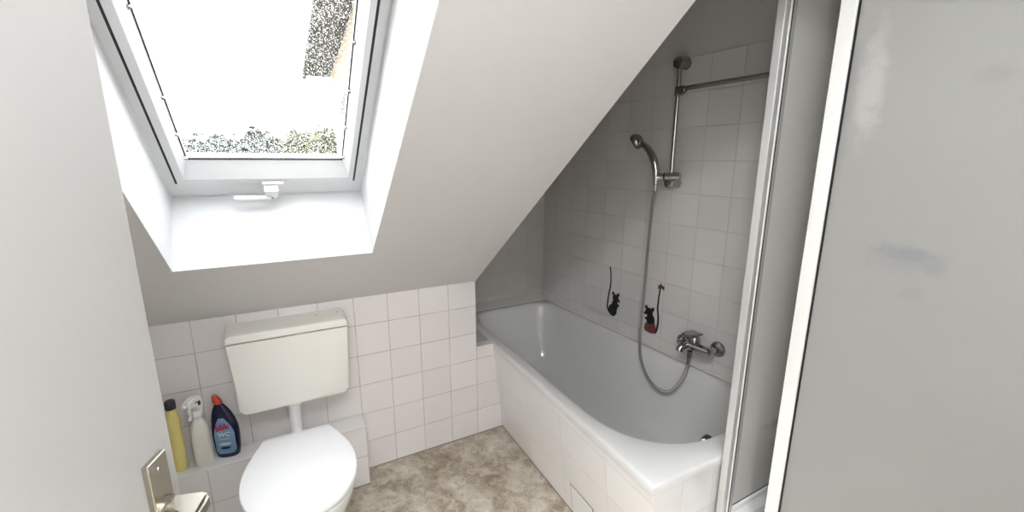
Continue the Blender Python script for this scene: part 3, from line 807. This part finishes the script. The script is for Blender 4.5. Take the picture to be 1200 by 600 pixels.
sb = thing('support_bar', 'dark metal support bar from shower rail to shower cabin', 'support bar', W(-.55, 1.79, .045))
bm = newbm(); tube(bm, [W(-.548, 1.800, .0655), W(-1.205, 1.800, .0655)], .0098, 4); obj('bar', bm, M['dark_chrome'], sb)
bm = newbm(); lathe(bm, [(.012, -.018), (.0145, -.015), (.0145, .015), (.012, .018)], W(-.520, 1.798, .045), (0, 0, 1), 20); obj('clamp_ring', bm, M['dark_chrome'], sb, smooth=True)
bm = newbm(); prism(bm, [(-.530, 1.790), (-.552, 1.772), (-.578, 1.786), (-.574, 1.812), (-.536, 1.812)], lambda p, d: W(p[0], p[1], d), .054, .076)
bmesh.ops.bevel(bm, geom=list(bm.edges), offset=.003, segments=2, affect='EDGES'); obj('clamp', bm, M['dark_chrome'], sb, smooth=True)

# ------------------------------------------------------------------ flat mouse stickers
def flat(name, pts, m, parent, d0, d1):
    bm = newbm(); prism(bm, pts, lambda p, d: W(p[0], p[1], d), d0, d1)
    bmesh.ops.triangulate(bm, faces=[f for f in bm.faces if len(f.verts) > 4]); return obj(name, bm, m, parent)
def ribbon(name, pts, wdt, m, parent, d0, d1):
    P = [Vector((0, a, b_)) for a, b_ in pts]; P = spline(P, 5); L, R = [], []
    for i, p in enumerate(P):
        t_ = (P[min(i+1, len(P)-1)]-P[max(i-1, 0)]).normalized(); n_ = Vector((0, -t_.z, t_.y)); ww = wdt*(.75+.5*(1-i/len(P)))
        L.append(p+n_*ww); R.append(p-n_*ww)
    bm = newbm()
    A = [[bm.verts.new(W(q.y, q.z, d)) for q in S] for S in (L, R) for d in (d0, d1)]
    l0, l1, r0, r1 = A
    for i in range(len(P)-1):
        for a, b_ in ((l0, l1), (l1, r1), (r1, r0), (r0, l0)): bm.faces.new((a[i], a[i+1], b_[i+1], b_[i]))
    for i in (0, -1): bm.faces.new((l0[i], l1[i], r1[i], r0[i]))
    return obj(name, bm, m, parent)
s1 = thing('mouse_sticker', 'all black mouse sticker with upright tail, left of the shower hose', 'sticker', W(-.15, .60), 'mouse stickers on the tiles')
def blobs(name, discs, m, parent, d0, d1):
    # one silhouette outline around overlapping rounds (y, z, radius y, radius z)
    def hit(y, z): return any(((y-a)/p)**2+((z-b_)/q)**2 <= 1 for a, b_, p, q in discs)
    bm = newbm()
    for a, b_, p, q in discs:
        prism(bm, [(a+p*math.cos(2*PI*k/20), b_+q*math.sin(2*PI*k/20)) for k in range(20)], lambda c, d: W(c[0], c[1], d), d0, d1)
    return obj(name, bm, m, parent)
blobs('body', [(-.150, .638, .033, .036), (-.165, .672, .024, .034), (-.169, .714, .0235, .023), (-.149, .739, .0095, .0105), (-.187, .739, .0095, .0105), (-.195, .704, .0095, .008), (-.190, .676, .010, .007)], M['sticker_black'], s1, .0002, .0018)
ribbon('tail', [(-.1249, .6167), (-.1077, .6425), (-.1081, .6868), (-.1160, .7414), (-.1244, .7868), (-.1224, .8462), (-.1135, .8910)], .0050, M['sticker_black'], s1, .0002, .0016)
s2 = thing('mouse_sticker', 'black mouse sticker with reddish skirt and bow on its tail, right of the hose', 'sticker', W(-.43, .59), 'mouse stickers on the tiles')
blobs('body', [(-.426, .668, .027, .034), (-.414, .708, .0245, .023), (-.394, .7295, .0095, .0105), (-.437, .7275, .0095, .0105), (-.389, .695, .0095, .008), (-.399, .668, .011, .007)], M['sticker_black'], s2, .0002, .0018)
k_ = flat('skirt', [(-.3956, .6440), (-.3885, .6131), (-.3946, .5989), (-.4337, .5940), (-.4640, .6032), (-.4651, .6314), (-.4542, .6594), (-.4293, .6431)], M['sticker_rose'], s2, .0003, .0022); k_['label'] = 'dull red skirt'
ribbon('tail', [(-.4612, .6038), (-.4709, .6294), (-.4757, .6666), (-.4731, .7048), (-.4669, .7418), (-.4682, .7962), (-.4718, .8354), (-.4767, .8782)], .0050, M['sticker_black'], s2, .0002, .0016)
k_ = flat('bow', [(-.4786, .8583), (-.4599, .8690), (-.4615, .8449), (-.4786, .8560), (-.4974, .8469), (-.4964, .8699)], M['sticker_red'], s2, .0003, .0022); k_['label'] = 'reddish bow'

# ------------------------------------------------------------------ shower cabin
sc = thing('shower_cabin', 'shower cabin with frosted panels and white frame at the foot of the tub', 'shower cabin', (.62, -1.65, 0))
PX, PY, TZ, ZT = .356, -1.214, .302, 2.14
xr = .842
# tray: rim, sunken floor
bm = newbm()
x0_, x1_, y0_, y1_ = PX-.012, xr, YF+.012, -1.2005
def rct(e, z): return [Vector((x0_+e, y0_+e, z)), Vector((x1_-e, y0_+e, z)), Vector((x1_-e, y1_-e, z)), Vector((x0_+e, y1_-e, z))]
loft(bm, [rct(.01, 0), rct(.01, .25), rct(0, .26), rct(0, TZ-.006), rct(.006, TZ), rct(.055, TZ), rct(.065, TZ-.008), rct(.085, .19), rct(.10, .18)]); obj('tray', bm, M['ceramic'], sc)
# corner post: satin profile, black gasket, panel profile
bm = newbm(); box(bm, PX, PX+.014, PY-.012, PY+.012, TZ, ZT, .0025); obj('corner_post', bm, M['alu'], sc)
bm = newbm(); box(bm, PX+.0142, PX+.0262, PY-.009, PY+.010, TZ, ZT, .001); obj('post_channel', bm, M['grey_alu'], sc)
bm = newbm(); box(bm, PX+.0264, PX+.0304, PY-.012, PY+.010, TZ, ZT, .0008); obj('post_lip', bm, M['white_profile'], sc)
bm = newbm(); box(bm, PX+.0306, PX+.0380, PY-.0105, PY+.010, TZ, ZT); obj('post_gasket', bm, M['gasket'], sc)
bm = newbm(); box(bm, PX+.0382, PX+.054, PY-.0105, PY+.010, TZ, ZT, .001); obj('panel_profile', bm, M['grey_alu'], sc)
bm = newbm(); box(bm, PX+.0545, xr, PY-.003, PY+.001, TZ+.020, ZT-.02); obj('back_panel', bm, M['frost_back'], sc, base=False)
bm = newbm(); box(bm, PX+.0545, xr, PY-.012, PY+.008, TZ+.0005, TZ+.0195, .003); obj('bottom_rail', bm, M['white_profile'], sc)
bm = newbm(); box(bm, PX+.0545, xr, PY-.0035, PY-.0031, TZ+.0197, TZ+.024); obj('rail_gasket', bm, M['gasket'], sc)
bm = newbm(); box(bm, PX+.0545, xr, PY-.012, PY+.010, ZT-.02, ZT+.01, .003); obj('top_rail', bm, M['white_profile'], sc)
# front: sliding leaf running towards the camera
FX = .380; FY = -1.347
bm = newbm(); box(bm, FX-.008, FX+.016, FY-.037, FY, TZ+.012, ZT-.012, .003); obj('leaf_stile', bm, M['white_profile'], sc)
bm = newbm(); box(bm, FX-.004, FX+.012, FY-.0400, FY-.0375, TZ+.03, ZT-.03); obj('stile_seal', bm, M['gasket'], sc)
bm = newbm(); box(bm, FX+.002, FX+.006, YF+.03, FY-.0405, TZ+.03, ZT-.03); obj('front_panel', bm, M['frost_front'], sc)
bm = newbm(); box(bm, FX-.008, FX+.016, YF+.03, FY-.0375, TZ+.012, TZ+.0295, .002); obj('leaf_rail', bm, M['white_profile'], sc)
bm = newbm(); box(bm, FX-.008, FX+.016, YF+.03, FY-.0375, ZT-.0295, ZT-.012, .002); obj('leaf_rail', bm, M['white_profile'], sc)
bm = newbm(); box(bm, FX-.014, FX+.022, YF+.014, PY-.0125, ZT-.0115, ZT+.012, .002); obj('front_track', bm, M['white_profile'], sc)
bm = newbm(); box(bm, FX-.014, FX+.022, YF+.014, PY-.0125, TZ+.0005, TZ+.0115, .002); obj('front_track', bm, M['white_profile'], sc)

# ------------------------------------------------------------------ door leaf, open against the left
A_ = math.radians(18.5); dd = Vector((math.sin(A_), math.cos(A_), 0)); dn = Vector((math.cos(A_), -math.sin(A_), 0))
DE = Vector((-1.011, -1.330, 0))                      # free edge, room face
def D(u, n_, z): return DE-dd*u+dn*n_+Vector((0, 0, z))   # u from the free edge to the hinge
dr = structure('door_1', loc=tuple(D(.4, -.02, 0)))
def dbox(bm, u0, u1, n0, n1, z0, z1, bev=0):
    mt = Matrix((-dd, dn, Vector((0, 0, 1)))).transposed().to_4x4(); mt.translation = DE
    return box(bm, u0, u1, n0, n1, z0, z1, bev, 2, mt)
bm = newbm(); dbox(bm, .013, .83, -.040, -.0155, .008, 2.0, .001); dbox(bm, 0, .83, -.0155, 0, .008, 2.0, .0015); obj('door_leaf', bm, M['door'], dr)
PZ = 1.142
bm = newbm(); dbox(bm, .024, .059, .0005, .0080, PZ-.235, PZ, .0012); hp2 = obj('handle_plate', bm, M['steel'], dr)
for z in (PZ-.014, PZ-.221):
    bm = newbm(); lathe(bm, [(.0035, 0), (.003, .001)], D(.0415, .0080, z), dn, 12); obj('screw', bm, M['dark_chrome'], dr)
# lever: neck out of the plate, rounded corner, grip running back towards the hinge
LZ_ = 1.072; LU = .0415
LO = [(-.012, .0082), (-.013, .045), (-.009, .0525), (0, .0545), (.06, .0550), (.115, .0530), (.117, .041), (.112, .0405), (.030, .0405), (.017, .036), (.012, .027), (.012, .0082)]
bm = newbm(); prism(bm, LO, lambda p, d: D(LU+p[0], p[1], LZ_+d), -.010, .010)
bmesh.ops.bevel(bm, geom=list(bm.edges), offset=.0042, segments=3, affect='EDGES'); obj('lever', bm, M['steel'], dr, smooth=True)
bm = newbm(); lathe(bm, [(.0155, .0081), (.0155, .012), (.0125, .0145)], D(LU, 0, LZ_), dn, 24); obj('lever_collar', bm, M['steel'], dr, smooth=True)

# ------------------------------------------------------------------ added fill lamps, out of view
cl = thing('added_fill_lamp', 'added unseen fill lamp on the ceiling near the doorway', 'lamp', (-.93, -2.00, ZC))  # invented lamp, put in behind the camera to brighten the room
bm = newbm(); lathe(bm, [(.15, 0), (.15, -.02)], (-.93, -2.00, ZC-.0005), seg=32); obj('base', bm, M['white_plastic'], cl, smooth=True)
bm = newbm(); lathe(bm, [(.145, -.0206), (.14, -.05), (.11, -.075), (.05, -.085)], (-.93, -2.00, ZC), seg=32); obj('shade', bm, M['room_fill_glow'], cl, smooth=True)
hl = thing('added_fill_lamp', 'added unseen fill lamp on the hall ceiling', 'lamp', (-.86, HY-.19, ZC))  # second invented lamp, sends fill light through the doorway
bm = newbm(); lathe(bm, [(.16, 0), (.16, -.02)], (-.86, HY-.19, ZC-.0005), seg=32); obj('base', bm, M['white_plastic'], hl, smooth=True)
bm = newbm(); lathe(bm, [(.155, -.0206), (.15, -.05), (.12, -.075), (.05, -.085)], (-.86, HY-.19, ZC), seg=32); obj('shade', bm, M['hall_fill_glow'], hl, smooth=True)

# overcast sky
wd = bpy.data.worlds.new('overcast'); bpy.context.scene.world = wd; wd.use_nodes = True
nt = wd.node_tree; bg = nt.nodes['Background']
bg.inputs[0].default_value = (.97, .985, 1.0, 1); bg.inputs[1].default_value = 4.3

# ------------------------------------------------------------------ camera
cam = bpy.data.cameras.new('camera'); co = bpy.data.objects.new('camera', cam); C.objects.link(co)
cam.sensor_width = 36; cam.lens = 36*505.62/1200; cam.clip_start = .02; cam.clip_end = 300
yaw, pit, roll = math.radians(28.652), math.radians(-12.449), math.radians(.1186)
fw = Vector((math.sin(yaw)*math.cos(pit), math.cos(yaw)*math.cos(pit), math.sin(pit)))
rt = Vector((math.cos(yaw), -math.sin(yaw), 0)); up = rt.cross(fw)
r2 = rt*math.cos(roll)+up*math.sin(roll); u2 = -rt*math.sin(roll)+up*math.cos(roll)
mt = Matrix((r2, u2, -fw)).transposed().to_4x4(); mt.translation = Vector((-.8615, -1.9695, 1.4887)); co.matrix_world = mt
sc_ = bpy.context.scene; sc_.camera = co
vs_ = sc_.view_settings; vs_.view_transform = 'Standard'; vs_.look = 'None'; vs_.gamma = 1; vs_.use_curve_mapping = False; vs_.exposure = 1.2
